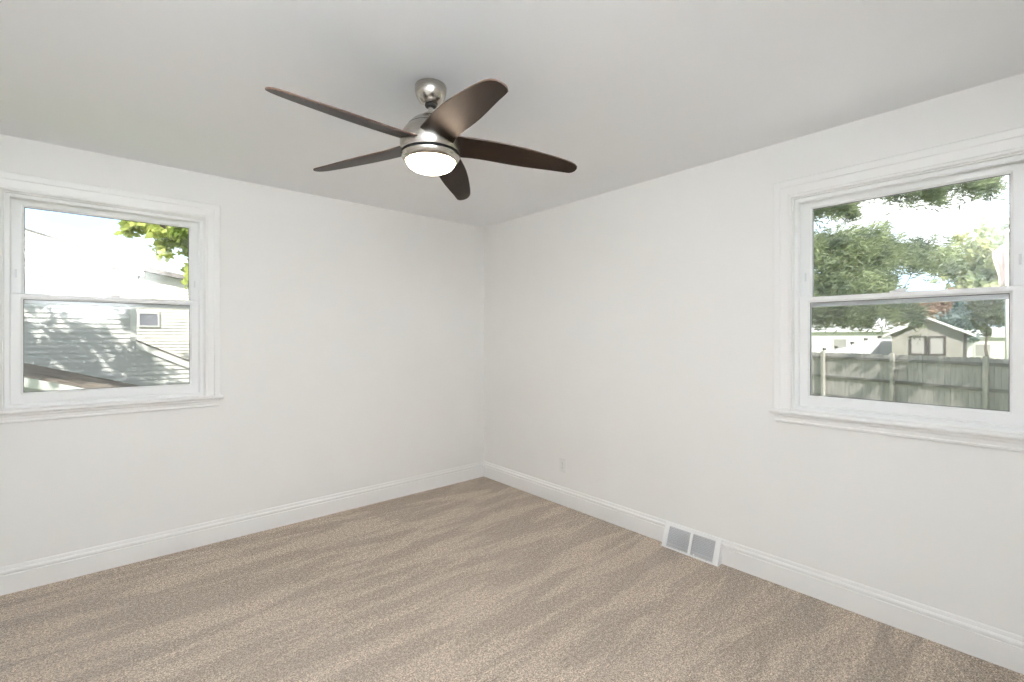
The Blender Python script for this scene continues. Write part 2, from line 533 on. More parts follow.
def window(name, matrix, w, z0, z1, ztop_rail, label):
    root = empty(name)
    root.matrix_world = matrix
    struct(root, label, 'window')
    # casing: three mitred legs standing on the stool, with a raised outer band and a bead
    prof = [(0.0, 0.0), (0.0, -0.010), (0.004, -0.013), (0.012, -0.013), (0.016, -0.010), (0.052, -0.014), (0.056, -0.019), (0.083, -0.021), (0.087, -0.017), (0.088, 0.0)]
    mb = MB()
    st = [lambda p: (-p[0], p[1], z0 - 0.002), lambda p: (-p[0], p[1], z1 + p[0] * 1.12), lambda p: (w + p[0], p[1], z1 + p[0] * 1.12), lambda p: (w + p[0], p[1], z0 - 0.002)]
    mb.sweep(prof, st)
    mb.build('casing', M['trim'], root)
    # stool and apron
    e = 0.088
    sp = [(-0.048, z0 - 0.008), (-0.044, z0 - 0.002), (-0.036, z0), (0.022, z0), (0.022, z0 - 0.024), (-0.036, z0 - 0.024), (-0.044, z0 - 0.020), (-0.048, z0 - 0.014)]
    mb = MB().sweep([p for p in sp if True], [lambda p: (-0.0 if p[0] > 0.0 else -e - 0.015, p[0], p[1]), lambda p: (w if p[0] > 0.0 else w + e + 0.015, p[0], p[1])])
    mb.build('window_stool', M['trim'], root)
    ap = [(0.0, z0 - 0.0245), (-0.024, z0 - 0.0245), (-0.024, z0 - 0.034), (-0.016, z0 - 0.042), (-0.013, z0 - 0.058), (-0.017, z0 - 0.062), (-0.017, z0 - 0.070), (-0.011, z0 - 0.074), (0, z0 - 0.074)]
    MB().sweep(ap, [lambda p: (-e + 0.004 + (p[0] + 0.024) * 0.4, p[0], p[1]), lambda p: (w + e - 0.004 - (p[0] + 0.024) * 0.4, p[0], p[1])]).build('apron', M['trim'], root)
    # painted jamb boards lining the wall opening
    mb = MB()
    rect_frame(mb, 0.006, w - 0.006, z0 + 0.002, z1 - 0.006, [(0.0055, 0.0), (0.0, 0.0), (0.0, 0.15), (0.0055, 0.15)])
    mb.build('jamb', M['trim'], root)
    # vinyl main frame with stops and balance tracks
    f0, f1, g0, g1 = 0.0065, w - 0.0065, z0 + 0.0025, z1 - 0.0065
    mb = MB()
    rect_frame(mb, f0 + 0.022, f1 - 0.022, g0 + 0.020, g1 - 0.022, [(0.022, 0.018), (0.004, 0.018), (0.0, 0.022), (0.0, 0.029), (0.010, 0.029), (0.010, 0.064), (0.003, 0.064), (0.003, 0.069), (0.010, 0.069), (0.010, 0.100), (0.0, 0.100), (0.0, 0.112), (0.022, 0.112)])
    mb.build('frame', M['vinyl'], root)
    s0, s1 = f0 + 0.0135, f1 - 0.0135
    zm = ztop_rail
    lo = sash(root, 'lower_sash', s0, s1, g0 + 0.0105, zm + 0.026, 0.030, 0.063, 0.055, 0.030, 0.068, 'glass_pane')
    up = sash(root, 'upper_sash', s0, s1, zm - 0.026, g1 - 0.0125, 0.0695, 0.099, 0.055, 0.042, 0.052, 'glass_pane')
    # sash lift lip, cam lock and tilt latches
    MB().box(s0 + 0.12, s1 - 0.12, 0.0225, 0.0299, g0 + 0.026, g0 + 0.032, 0.002).build('lift_rail', M['vinyl'], lo)
    c = (s0 + s1) / 2
    lk = MB().box(c - 0.03, c + 0.03, 0.034, 0.058, zm + 0.0262, zm + 0.034, 0.003)
    lk.box(c - 0.008, c + 0.030, 0.028, 0.044, zm + 0.0342, zm + 0.042, 0.003)
    lk.build('sash_lock', M['vinyl'], lo)
    for x in (s0 + 0.006, s1 - 0.034):
        MB().box(x, x + 0.028, 0.036, 0.054, zm + 0.0262, zm + 0.0305, 0.0015).build('tilt_latch', M['vinyl'], lo)
    # vent stop on the stile of the upper sash
    for x in (s0 + 0.020, s1 - 0.030):
        MB().box(x, x + 0.009, 0.0655, 0.0694, zm + 0.115, zm + 0.160, 0.0015).build('vent_stop', M['alu'], up)
    # half screen on the outside
    mb = MB()
    rect_frame(mb, f0 + 0.034, f1 - 0.034, g0 + 0.040, zm + 0.004, [(0.016, 0.1135), (0.0, 0.1135), (0.0, 0.1215), (0.016, 0.1215)])
    sc = mb.build('insect_screen', M['alu'], root)
    MB().poly([(f0 + 0.034, 0.1175, g0 + 0.040), (f1 - 0.034, 0.1175, g0 + 0.040), (f1 - 0.034, 0.1175, zm + 0.004), (f0 + 0.034, 0.1175, zm + 0.004)]).build('netting', M['screen'], sc)
    # exterior trim
    mb = MB()
    rect_frame(mb, 0, w, z0, z1, [(-0.012, 0.161), (0.07, 0.161), (0.07, 0.182), (-0.012, 0.182)])
    mb.build('exterior_casing', M['exttrim'], root)
    return root


window('window_1', Matrix.Translation((LW['a0'], 0, 0)), LW['a1'] - LW['a0'], LW['z0'], LW['z1'], 1.577,
       'white double-hung window with glare on its upper pane, facing the sided house')
window('window_2', Matrix.Translation((0, -RW['a0'], 0)) @ Matrix.Rotation(-PI / 2, 4, 'Z'), RW['a1'] - RW['a0'], RW['z0'], RW['z1'], 1.554,
       'white double-hung window facing the pine, grey fence and shed')

# ------------------------------------------------------------------ ceiling fan
FX, FY = -1.763, -1.9105
fan = tag(empty('ceiling_fan', (FX, FY, H)), 'brushed nickel ceiling fan with five dark curved blades and a lit bowl', 'ceiling fan')
fan.scale = (1.0126, 1.0126, 1.0126)


def fz(z):
    return z - H + (0.013 if z < 2.33 else 0.0)


MB().lathe([(0.064, fz(2.4395)), (0.066, fz(2.435)), (0.066, fz(2.418)), (0.064, fz(2.404)), (0.058, fz(2.388)), (0.047, fz(2.373)), (0.034, fz(2.364)), (0.026, fz(2.361)), (0.024, fz(2.361))], 56).build('canopy', M['nickel'], fan, angle=40)
MB().lathe([(0.023, fz(2.3605)), (0.025, fz(2.357)), (0.022, fz(2.351)), (0.013, fz(2.349))], 32).build('canopy_collar', M['black'], fan, angle=40)
MB().box(0.0575, 0.0675, -0.004, 0.004, fz(2.424), fz(2.432), 0.001).build('canopy_screw', M['black'], fan)
MB().lathe([(0.0105, fz(2.36)), (0.0105, fz(2.285))], 24).build('downrod', M['nickel'], fan, angle=40)
# motor housing: coupling cap, domed top, belly
cap = [(0.012, fz(2.312)), (0.020, fz(2.311)), (0.030, fz(2.306)), (0.033, fz(2.298)), (0.048, fz(2.292)), (0.068, fz(2.281)), (0.085, fz(2.267)), (0.0965, fz(2.253)), (0.0985, fz(2.2495))]
MB().lathe(cap, 64, cap0=False, cap1=False).build('top_cap', M['nickel'], fan, angle=40)
MB().lathe([(0.0955, fz(2.2515)), (0.0955, fz(2.2465))], 64).build('cap_seam', M['black'], fan)
bel = []
for k in range(17):
    t = k / 16
    z = 2.2475 + (2.140 - 2.2475) * t
    a = (z - 2.180) / 0.125
    bel.append((0.1275 * math.sqrt(max(0, 1 - a * a * 1.35)), fz(z)))
MB().lathe([(0.09, bel[0][1])] + bel + [(0.11, bel[-1][1])], 72).build('motor_housing', M['nickel'], fan, angle=40)
MB().lathe([(0.112, fz(2.1430)), (0.1232, fz(2.1412)), (0.1242, fz(2.1328)), (0.112, fz(2.1305))], 72).build('black_ring', M['black'], fan, angle=40)  # black plastic ring between the housing and the light collar
MB().lathe([(0.112, fz(2.131)), (0.1225, fz(2.130)), (0.1215, fz(2.124)), (0.117, fz(2.115)), (0.110, fz(2.107)), (0.105, fz(2.1045)), (0.1005, fz(2.107)), (0.1005, fz(2.126))], 72, cap1=False).build('light_collar', M['nickel'], fan, angle=40)
dome = [(0.1015, fz(2.110))]
for k in range(0, 13):
    a = k / 12 * PI / 2
    dome.append((max(0.0008, 0.1015 * math.cos(a)), fz(2.106 - 0.045 * math.sin(a))))
tag(MB().lathe(dome, 64).build('glass_bowl', M['lamp'], fan, smooth=True), 'glowing frosted glass bowl')

CV = [(0.100, 0.0618), (0.15, 0.0540), (0.20, 0.0464), (0.25, 0.0387), (0.30, 0.0295), (0.35, 0.0182), (0.40, 0.0046), (0.45, -0.0110), (0.50, -0.0277), (0.55, -0.0450), (0.59, -0.0610), (0.615, -0.0730), (0.633, -0.0860), (0.644, -0.1010), (0.646, -0.1180), (0.640, -0.1340), (0.630, -0.1440)]
ST = [(0.100, -0.0800), (0.15, -0.0810), (0.20, -0.0860), (0.25, -0.0950), (0.30, -0.1055), (0.35, -0.1152), (0.40, -0.1232), (0.45, -0.1295), (0.50, -0.1350), (0.55, -0.1410), (0.59, -0.1470), (0.606, -0.1490), (0.618, -0.1495)]


def make_blade():
    mb = MB()
    th = 0.006
    cap_ = 0.004
    outline = CV + ST[::-1]
    # root edge follows the round belly
    root_ = [(0.094, -0.060), (0.090, -0.030), (0.089, 0.0), (0.092, 0.030)]
    outline = outline + root_
    n = len(outline)
    cx = sum(p[0] for p in outline) / n
    top = [mb.bm.verts.new((p[0], -p[1], th / 2)) for p in outline]
    bot = [mb.bm.verts.new((p[0], -p[1], -th / 2)) for p in outline]
    mid = [mb.bm.verts.new((p[0] + (0.0015 if p[0] > 0.6 else 0), -p[1] + (-0.0015 if p in CV else 0.0015), 0)) for p in outline]
    mb.bm.faces.new(top)
    mb.bm.faces.new(bot[::-1])
    for i in range(n):
        j = (i + 1) % n
        f = mb.bm.faces.new((mid[i], mid[j], top[j], top[i]))
        f.material_index = 1
        f = mb.bm.faces.new((bot[i], bot[j], mid[j], mid[i]))
        f.material_index = 1
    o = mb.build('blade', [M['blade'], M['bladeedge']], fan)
    MB().box(0.070, 0.150, -0.016, 0.016, 0.0035, 0.0075, 0.0015).build('blade_iron', M['nickel'], o)
    for (x, y) in ((0.118, -0.010), (0.118, 0.010), (0.140, 0.0)):
        s = MB().lathe([(0.0045, 0.0), (0.004, 0.0022), (0.001, 0.003)], 12).build('blade_screw', M['nickel'], o)
        s.location = (x, y, 0.0076)
    return o


SET = [(-1.78, 17.02, -1.64), (-2.11, 14.48, 1.12), (-0.87, 16.5, -0.89), (0.33, 11.52, -0.64), (0.55, 14.35, -0.65)]   # rise, pitch and swing of each blade
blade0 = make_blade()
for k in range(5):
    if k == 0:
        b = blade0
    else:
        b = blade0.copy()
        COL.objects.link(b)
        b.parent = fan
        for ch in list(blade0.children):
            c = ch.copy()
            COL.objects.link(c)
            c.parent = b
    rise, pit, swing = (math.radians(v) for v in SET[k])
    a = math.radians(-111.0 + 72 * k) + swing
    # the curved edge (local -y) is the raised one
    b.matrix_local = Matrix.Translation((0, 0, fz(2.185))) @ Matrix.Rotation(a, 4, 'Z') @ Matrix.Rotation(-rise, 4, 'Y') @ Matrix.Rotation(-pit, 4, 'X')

# ------------------------------------------------------------------ floor register in the baseboard line of the right wall
reg = tag(empty('floor_register', (0, -(REG0 + REG1) / 2, 0), -PI / 2), 'white metal baseboard register with two grey louvered panels', 'air vent')
rw, rh, rd, rt = (REG1 - REG0) / 2, 0.146, 0.070, 0.010      # half width, height, depth at the floor, depth at the top


def rp_(x, t, off=0.0):
    """a point on the sloping face: t = 0 bottom .. 1 top, off = outward"""
    y = -(rd + (rt - rd) * t)
    nx = math.hypot(rh, rd - rt)
    return (x, y - off * rh / nx, rh * t + 0.001 - off * (rt - rd) / nx * -1 * -1)


mb = MB()
# side cheeks, top and the frame bars of the face
for s in (-1, 1):
    x0, x1 = (s * rw, s * (rw - 0.003))
    a_, b_ = min(x0, x1), max(x0, x1)
    mb.hexa([(a_, -0.0005, 0.001), (b_, -0.0005, 0.001), (b_, -rd, 0.001), (a_, -rd, 0.001), (a_, -0.0005, rh), (b_, -0.0005, rh), (b_, -rt, rh), (a_, -rt, rh)])
mb.box(-rw, rw, -rt - 0.001, -0.0005, rh - 0.003, rh + 0.001)


def face_bar(mb, x0, x1, t0, t1, d=0.005):
    pts = [rp_(x0, t0, -d), rp_(x1, t0, -d), rp_(x1, t0, 0.001), rp_(x0, t0, 0.001), rp_(x0, t1, -d), rp_(x1, t1, -d), rp_(x1, t1, 0.001), rp_(x0, t1, 0.001)]
    mb.hexa(pts)


face_bar(mb, -rw, -rw + 0.030, 0, 1)
face_bar(mb, rw - 0.034, rw, 0, 1)
face_bar(mb, -rw + 0.030, rw - 0.034, 0, 0.07)
face_bar(mb, -rw + 0.030, rw - 0.034, 0.86, 1)
face_bar(mb, -0.008, 0.008, 0.07, 0.86)
mb.build('register_frame', M['vinyl'], reg)
for x0, x1 in ((-rw + 0.030, -0.008), (0.008, rw - 0.034)):
    mb = MB()
    n = 13
    for i in range(n):
        t0 = 0.075 + (0.86 - 0.075) * i / n
        t1 = t0 + 0.058
        pts = [rp_(x0, t0, -0.010), rp_(x1, t0, -0.010), rp_(x1, t0, -0.0085), rp_(x0, t0, -0.0085), rp_(x0, t1, -0.002), rp_(x1, t1, -0.002), rp_(x1, t1, -0.0005), rp_(x0, t1, -0.0005)]
        mb.hexa(pts)
    tag(mb.build('louver_panel', M['louver'], reg), 'panel of fine grey louvers')
MB().box(-rw + 0.004, rw - 0.004, -0.004, -0.0006, 0.004, rh - 0.006).build('duct_back', M['duct'], reg)
MB().box(0.03, 0.034, -rd - 0.001, -rd + 0.012, 0.004, 0.02).build('damper_lever', M['vinyl'], reg)

# wall outlet
out = tag(empty('wall_outlet', (0, -1.051, 0.324), -PI / 2), 'small off-white duplex outlet plate low on the right wall', 'outlet')
MB().box(-0.035, 0.035, -0.006, -0.0003, -0.0575, 0.0575, 0.003).build('cover_plate', M['plastic'], out)
for z in (-0.0195, 0.0195):
    r = MB().box(-0.0165, 0.0165, -0.0075, -0.0055, z - 0.0135, z + 0.0135, 0.002).build('receptacle', M['plastic'], out)
    s = MB()
    s.box(-0.0075, -0.0055, -0.0079, -0.0074, z - 0.002, z + 0.007)
    s.box(0.0055, 0.0075, -0.0079, -0.0074, z - 0.002, z + 0.006)
    s.box(-0.002, 0.002, -0.0079, -0.0074, z - 0.0095, z - 0.005)
    s.build('slots', M['slot'], r)
MB().box(-0.003, 0.003, -0.0078, -0.0055, -0.003, 0.003, 0.001).build('plate_screw', M['nickel'], out)


# ------------------------------------------------------------------ outdoors
struct(MB().box(-60, 110, -60, 110, GZ - 0.4, GZ).build('ground', M['lawn']), 'sunlit green lawn around the houses', 'lawn')


struct(MB().box(0.9, 8.5, -7.5, 0.8, GZ, GZ + 0.04).build('added_bounce_patio', M['concrete']), 'added pale concrete patio, out of view, bouncing sunlight up to the ceiling', 'patio')  # unseen slab, added to bounce sunlight through the window onto the ceiling


def siding_mesh(mb, x_left, x_right, z0, top, y, course=0.075, lap=0.018):
    """lap siding facing -y; x_left(z), x_right(z) bound the wall at height z up to top"""
    z = z0
    while z < top - 1e-4:
        zt = min(z + course, top)
        a0, a1, b0, b1 = x_left(z), x_right(z), x_left(zt), x_right(zt)
        if a1 - a0 < 0.01:
            break
        b1 = max(b1, b0 + 0.002)
        v = [(a0, y - lap, z), (a1, y - lap, z), (b1, y, zt), (b0, y, zt)]
        mb.poly(v)
        mb.poly([(a0, y, z), (a1, y, z), (a1, y - lap, z), (a0, y - lap, z)])
        z = zt
    return mb


# the sided house opposite the left window
YA = 6.0
XC = -2.427
ZE = 2.44                       # eave height at its right corner
SL = (2.97 - 2.60) / (3.68 - 2.427)
ha = tag(empty('sided_house', (-5, YA, GZ)), 'pale lap-sided house wall dappled with tree shade, seen through the left window', 'house')
ha_inv = Matrix.Translation((5, -YA, -GZ))


def under(o, root):
    """keep world placement under a moved root"""
    o.data.transform(root.matrix_world.inverted())
    o.parent = root
    return o


bpy.context.view_layer.update()


def put(mb, name, m, root, label=None, **kw):
    o = mb.build(name, m, None, **kw)
    bpy.context.view_layer.update()
    under(o, root)
    if label:
        tag(o, label)
    return o


mb = MB()
rk = lambda x: 2.47 + (XC - x) * SL               # underside of the rake at x
siding_mesh(mb, lambda z: -7.6, lambda z: XC if z < 2.47 else max(-7.59, XC - (z - 2.47) / SL), GZ, 2.47 + (XC + 7.6) * SL, YA)
DA = 2.4
mb.poly([(-7.6, YA + DA, GZ), (XC, YA + DA, GZ), (XC, YA + DA, 2.47), (-7.6, YA + DA, rk(-7.6))])
mb.poly([(XC, YA, GZ), (XC, YA + DA, GZ), (XC, YA + DA, 2.47), (XC, YA, 2.47)])
put(mb, 'siding', M['siding'], ha)
mb = MB()
for (o0, o1, y0, y1) in ((-0.10, 0.03, YA - 0.045, YA - 0.013), (-0.005, 0.055, YA - 0.075, YA - 0.046)):
    xa, xb = -7.8, XC + 0.10
    mb.hexa([(xa, y0, rk(xa) + o0), (xb, y0, rk(xb) + o0), (xb, y1, rk(xb) + o0), (xa, y1, rk(xa) + o0), (xa, y0, rk(xa) + o1), (xb, y0, rk(xb) + o1), (xb, y1, rk(xb) + o1), (xa, y1, rk(xa) + o1)])
put(mb, 'rake_board', M['exttrim'], ha, 'white board along the sloping roof edge')
mb = MB()
xa, xb = -7.8, XC + 0.12
mb.hexa([(xa, YA - 0.085, rk(xa) + 0.056), (xb, YA - 0.085, rk(xb) + 0.056), (xb, YA + DA + 0.1, rk(xb) + 0.056), (xa, YA + DA + 0.1, rk(xa) + 0.056),
         (xa, YA - 0.085, rk(xa) + 0.08), (xb, YA - 0.085, rk(xb) + 0.08), (xb, YA + DA + 0.1, rk(xb) + 0.08), (xa, YA + DA + 0.1, rk(xa) + 0.08)])
put(mb, 'roof', M['dkroof'], ha)
put(MB().box(XC - 0.07, XC + 0.012, YA - 0.03, YA + 0.0, 1.30, 2.40), 'corner_board', M['exttrim'], ha)
# lower lean-to bay to the right of the corner
SB = (1.286 - 0.921) / (2.427 - 1.707)
rb = lambda x: 1.20 - (x - XC) * SB
mb = MB()
XB = 0.6
siding_mesh(mb, lambda z: XC + 0.001, lambda z: min(XB, XC + (1.20 - z) / SB), GZ, 1.20, YA)
put(mb, 'bay_siding', M['siding'], ha)
mb = MB()
xa, xb = XC, XB + 0.2
mb.hexa([(xa, YA - 0.05, rb(xa) - 0.01), (xb, YA - 0.05, rb(xb) - 0.01), (xb, YA - 0.018, rb(xb) - 0.01), (xa, YA - 0.018, rb(xa) - 0.01),
         (xa, YA - 0.05, rb(xa) + 0.10), (xb, YA - 0.05, rb(xb) + 0.10), (xb, YA - 0.018, rb(xb) + 0.10), (xa, YA - 0.018, rb(xa) + 0.10)])
put(mb, 'bay_rake_board', M['exttrim'], ha, 'white sloping board over the low bay')
mb = MB()
mb.hexa([(xa, YA - 0.06, rb(xa) + 0.10), (xb, YA - 0.06, rb(xb) + 0.10), (xb, YA + 2.0, rb(xb) + 0.10), (xa, YA + 2.0, rb(xa) + 0.10),
         (xa, YA - 0.06, rb(xa) + 0.125), (xb, YA - 0.06, rb(xb) + 0.125), (xb, YA + 2.0, rb(xb) + 0.125), (xa, YA + 2.0, rb(xa) + 0.125)])
put(mb, 'bay_roof', M['dkroof'], ha)

# the sunlit house behind it
YB = 10.0
hb = tag(empty('cream_house', (-1, YB, GZ)), 'sunlit cream-sided house with a small window, behind the low bay', 'house')
bpy.context.view_layer.update()
SBB = 0.17
rc = lambda x: 2.72 - (x + 1.30) * SBB
mb = MB()
siding_mesh(mb, lambda z: -4.5, lambda z: 4.0 if z < rc(4.0) else max(-4.49, -1.30 - (z - 2.72) / SBB), GZ, rc(-4.5), YB)
mb.poly([(4.0, YB, GZ), (4.0, YB + 6, GZ), (4.0, YB + 6, rc(4.0)), (4.0, YB, rc(4.0))])
put(mb, 'siding', M['cream'], hb)
mb = MB()
xa, xb = -4.7, 4.3
mb.hexa([(xa, YB - 0.2, rc(xa) + 0.0), (xb, YB - 0.2, rc(xb)), (xb, YB + 6, rc(xb)), (xa, YB + 6, rc(xa)),
         (xa, YB - 0.2, rc(xa) + 0.10), (xb, YB - 0.2, rc(xb) + 0.10), (xb, YB + 6, rc(xb) + 0.10), (xa, YB + 6, rc(xa) + 0.10)])
put(mb, 'roof', M['dkroof'], hb)
mb = MB()
x0, x1, z0, z1 = -2.20, -1.87, 1.63, 1.90
for bx in ((x0 - 0.03, x0, z0 - 0.03, z1 + 0.03), (x1, x1 + 0.03, z0 - 0.03, z1 + 0.03), (x0, x1, z0 - 0.03, z0), (x0, x1, z1, z1 + 0.03)):
    mb.box(bx[0], bx[1], YB - 0.05, YB - 0.005, bx[2], bx[3])
wf = put(mb, 'window_frame', M['exttrim'], hb)
o = put(MB().box(x0, x1, YB - 0.035, YB - 0.016, z0, z1), 'pane', M['pane'], hb)
o.parent = wf
put(MB().box(-2.485, -2.40, YB - 0.04, YB - 0.001, GZ, rc(-2.4) - 0.01), 'corner_board', M['exttrim'], hb)

# low shed with a sloping shingled roof in front of the sided house
ls = tag(empty('low_shed', (-3.9, 5.0, GZ)), 'low shed roof with brown shingles and a white edge board, below the sided wall', 'shed')
bpy.context.view_layer.update()
sA = (1.023 - 0.623) / (3.643 - 2.395)
rs = lambda x: 0.985 - (x + 3.643) * sA
mb = MB()
y0, y1 = 4.62, 5.72
xa, xb = -5.2, -2.0
DR = 0.10                                # the near edge hangs lower
mb.hexa([(xa, y0, rs(xa) - 0.03 - DR), (xb, y0, rs(xb) - 0.03 - DR), (xb, y1, rs(xb) - 0.03), (xa, y1, rs(xa) - 0.03),
         (xa, y0, rs(xa) + 0.015 - DR), (xb, y0, rs(xb) + 0.015 - DR), (xb, y1, rs(xb) + 0.015), (xa, y1, rs(xa) + 0.015)])
nC = 9
for i in range(nC):                       # overlapping courses, each butt toward the low end
    x0 = xa + (xb - xa) * i / nC
    x1 = xa + (xb - xa) * (i + 1) / nC + 0.02
    mb.hexa([(x0, y0, rs(x0) + 0.016 - DR), (x1, y0, rs(x1) + 0.016 - DR), (x1, y1, rs(x1) + 0.016), (x0, y1, rs(x0) + 0.016),
             (x0, y0, rs(x0) + 0.018 - DR), (x1, y0, rs(x1) + 0.022 - DR), (x1, y1, rs(x1) + 0.022), (x0, y1, rs(x0) + 0.018)])
put(mb, 'shingle_roof', M['shingle'], ls, 'brown streaked shingle roof')
mb = MB()
mb.hexa([(xa, y0 - 0.03, rs(xa) - 0.10 - DR), (xb, y0 - 0.03, rs(xb) - 0.10 - DR), (xb, y0 - 0.001, rs(xb) - 0.10 - DR), (xa, y0 - 0.001, rs(xa) - 0.10 - DR),
         (xa, y0 - 0.03, rs(xa) + 0.015 - DR), (xb, y0 - 0.03, rs(xb) + 0.015 - DR), (xb, y0 - 0.001, rs(xb) + 0.015 - DR), (xa, y0 - 0.001, rs(xa) + 0.015 - DR)])
put(mb, 'edge_board', M['exttrim'], ls, 'white edge board')
mb = MB()
siding_mesh(mb, lambda z: -5.0, lambda z: -2.2 if z < rs(-2.2) - 0.2 else -3.643 + (0.985 - z - 0.2) / sA, GZ, rs(-5.0) - 0.2, y0 + 0.06)
mb.poly([(-2.2, y0 + 0.06, GZ), (-2.2, y1, GZ), (-2.2, y1, rs(-2.2) - 0.05), (-2.2, y0 + 0.06, rs(-2.2) - 0.13)])
put(mb, 'siding', M['siding'], ls)

# grey board fence in the yard
fence_dir = Vector((0.4119, 0.9112, 0))
FA = math.atan2(fence_dir.y, fence_dir.x)
fe = tag(empty('board_fence', (15.41, -2.56, GZ), FA), 'long weathered grey board fence with posts and rails across the yard', 'fence')
# local x runs along the fence, local +y faces the room
rng = random.Random(4)
mb = MB()
FH = 1.84
x = -9.6
while x < 16.8:
    w_ = 0.138
    hgt = FH + rng.uniform(-0.012, 0.012)
    yy = rng.uniform(-0.004, 0.004)
    # dog-eared board
    mb.hexa([(x, -0.03 + yy, 0.02), (x + w_, -0.03 + yy, 0.02), (x + w_, -0.012 + yy, 0.02), (x, -0.012 + yy, 0.02),
             (x, -0.03 + yy, hgt - 0.02), (x + w_, -0.03 + yy, hgt - 0.02), (x + w_, -0.012 + yy, hgt - 0.02), (x, -0.012 + yy, hgt - 0.02)])
    mb.hexa([(x, -0.03 + yy, hgt - 0.02), (x + w_, -0.03 + yy, hgt - 0.02), (x + w_, -0.012 + yy, hgt - 0.02), (x, -0.012 + yy, hgt - 0.02),
             (x + 0.025, -0.03 + yy, hgt), (x + w_ - 0.025, -0.03 + yy, hgt), (x + w_ - 0.025, -0.012 + yy, hgt), (x + 0.025, -0.012 + yy, hgt)])
    x += 0.1435
mb.build('board_panel', M['fence'], fe)
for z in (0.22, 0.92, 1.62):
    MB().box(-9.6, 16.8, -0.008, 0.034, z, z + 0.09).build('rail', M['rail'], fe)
for i in range(-4, 8):
    MB().box(i * 2.403 - 0.05, i * 2.403 + 0.05, 0.0345, 0.125, 0, FH + 0.05, 0.008).build('post', M['post'], fe)

# garden shed beyond the fence
sd = Vector((0.4119, 0.9112, 0))
sh = tag(empty('garden_shed', (24.26, -1.39, GZ), math.radians(98)), 'grey gabled garden shed with a dark-framed double window behind the fence', 'shed')
# local x along its front (away to the left in the view), local -y goes back... local +y faces the room
WZ = 1.53 - GZ
PK = 2.16 - GZ
wS, dS = 2.4, 3.0
mb = MB()
fr = [(0, 0, 0), (wS, 0, 0), (wS, 0, WZ), (wS / 2, 0, PK), (0, 0, WZ)]
bk = [(p[0], -dS, p[2]) for p in fr]
mb.poly(fr)
mb.poly(bk)
for i in (0, 1, 4):
    j = (i + 1) % 5
    mb.poly([fr[i], fr[j], bk[j], bk[i]])
put_s = mb.build('shed_wall', M['shedwall'], sh)
for sgn in (0, 1):
    xe, ze = (-0.28, WZ - 0.28 * (PK - WZ) / (wS / 2)) if sgn == 0 else (wS + 0.28, WZ - 0.28 * (PK - WZ) / (wS / 2))
    MB().hexa([(xe, 0.25, ze + 0.005), (wS / 2, 0.25, PK + 0.005), (wS / 2, -dS - 0.2, PK + 0.005), (xe, -dS - 0.2, ze + 0.005),
               (xe, 0.25, ze + 0.075), (wS / 2, 0.25, PK + 0.075), (wS / 2, -dS - 0.2, PK + 0.075), (xe, -dS - 0.2, ze + 0.075)]).build('roof_slope', M['dkroof'], sh)
    MB().hexa([(xe, 0.252, ze - 0.02), (wS / 2, 0.252, PK - 0.02), (wS / 2, 0.28, PK - 0.02), (xe, 0.28, ze - 0.02),
               (xe, 0.252, ze + 0.085), (wS / 2, 0.252, PK + 0.085), (wS / 2, 0.28, PK + 0.085), (xe, 0.28, ze + 0.085)]).build('rake_board', M['exttrim'], sh)
MB().box(-0.02, 0.07, 0.002, 0.03, 0, WZ - 0.02).build('corner_board', M['darktrim'], sh)
for x0, x1 in ((0.61, 1.18), (1.22, 1.80)):
    z0, z1 = 0.57 - GZ, 1.41 - GZ
    mb = MB()
    b_ = 0.075
    mb.box(x0, x1, 0.002, 0.05, z0, z0 + b_)
    mb.box(x0, x1, 0.002, 0.05, z1 - b_, z1)
    mb.box(x0, x0 + b_, 0.002, 0.05, z0 + b_, z1 - b_)
    mb.box(x1 - b_, x1, 0.002, 0.05, z0 + b_, z1 - b_)
    f_ = mb.build('window_frame', M['darktrim'], sh)
    MB().box(x0 + b_, x1 - b_, 0.003, 0.02, z0 + b_, z1 - b_).build('pane', M['shedpane'], f_)

# white stepped fence rising beyond, and two far white houses
wfn = tag(empty('white_fence', (25.0, 3.9, GZ), math.atan2(1.6 - 3.9, 27.7 - 25.0)), 'white panel fence with dark post caps left of the shed', 'fence')
tops = [0.70, 0.80, 1.02, 1.20, 1.32, 1.38]
xs = [0.0, 0.62, 1.45, 2.15, 2.85, 3.55]
for i in range(5):
    MB().hexa([(xs[i] + 0.03, -0.02, 0), (xs[i + 1] - 0.03, -0.02, 0), (xs[i + 1] - 0.03, 0.02, 0), (xs[i] + 0.03, 0.02, 0),
               (xs[i] + 0.03, -0.02, tops[i] - GZ - 0.05), (xs[i + 1] - 0.03, -0.02, tops[i + 1] - GZ - 0.10), (xs[i + 1] - 0.03, 0.02, tops[i + 1] - GZ - 0.10), (xs[i] + 0.03, 0.02, tops[i] - GZ - 0.05)]).build('fence_panel', M['whitefence'], wfn)
for i in range(6):
    p = MB().box(xs[i] - 0.035, xs[i] + 0.035, -0.04, 0.04, 0, tops[i] - GZ).build('post', M['whitefence'], wfn)
    MB().box(xs[i] - 0.06, xs[i] + 0.06, -0.065, 0.065, tops[i] - GZ + 0.001, tops[i] - GZ + 0.10, 0.02).build('post_cap', M['darktrim'], p)


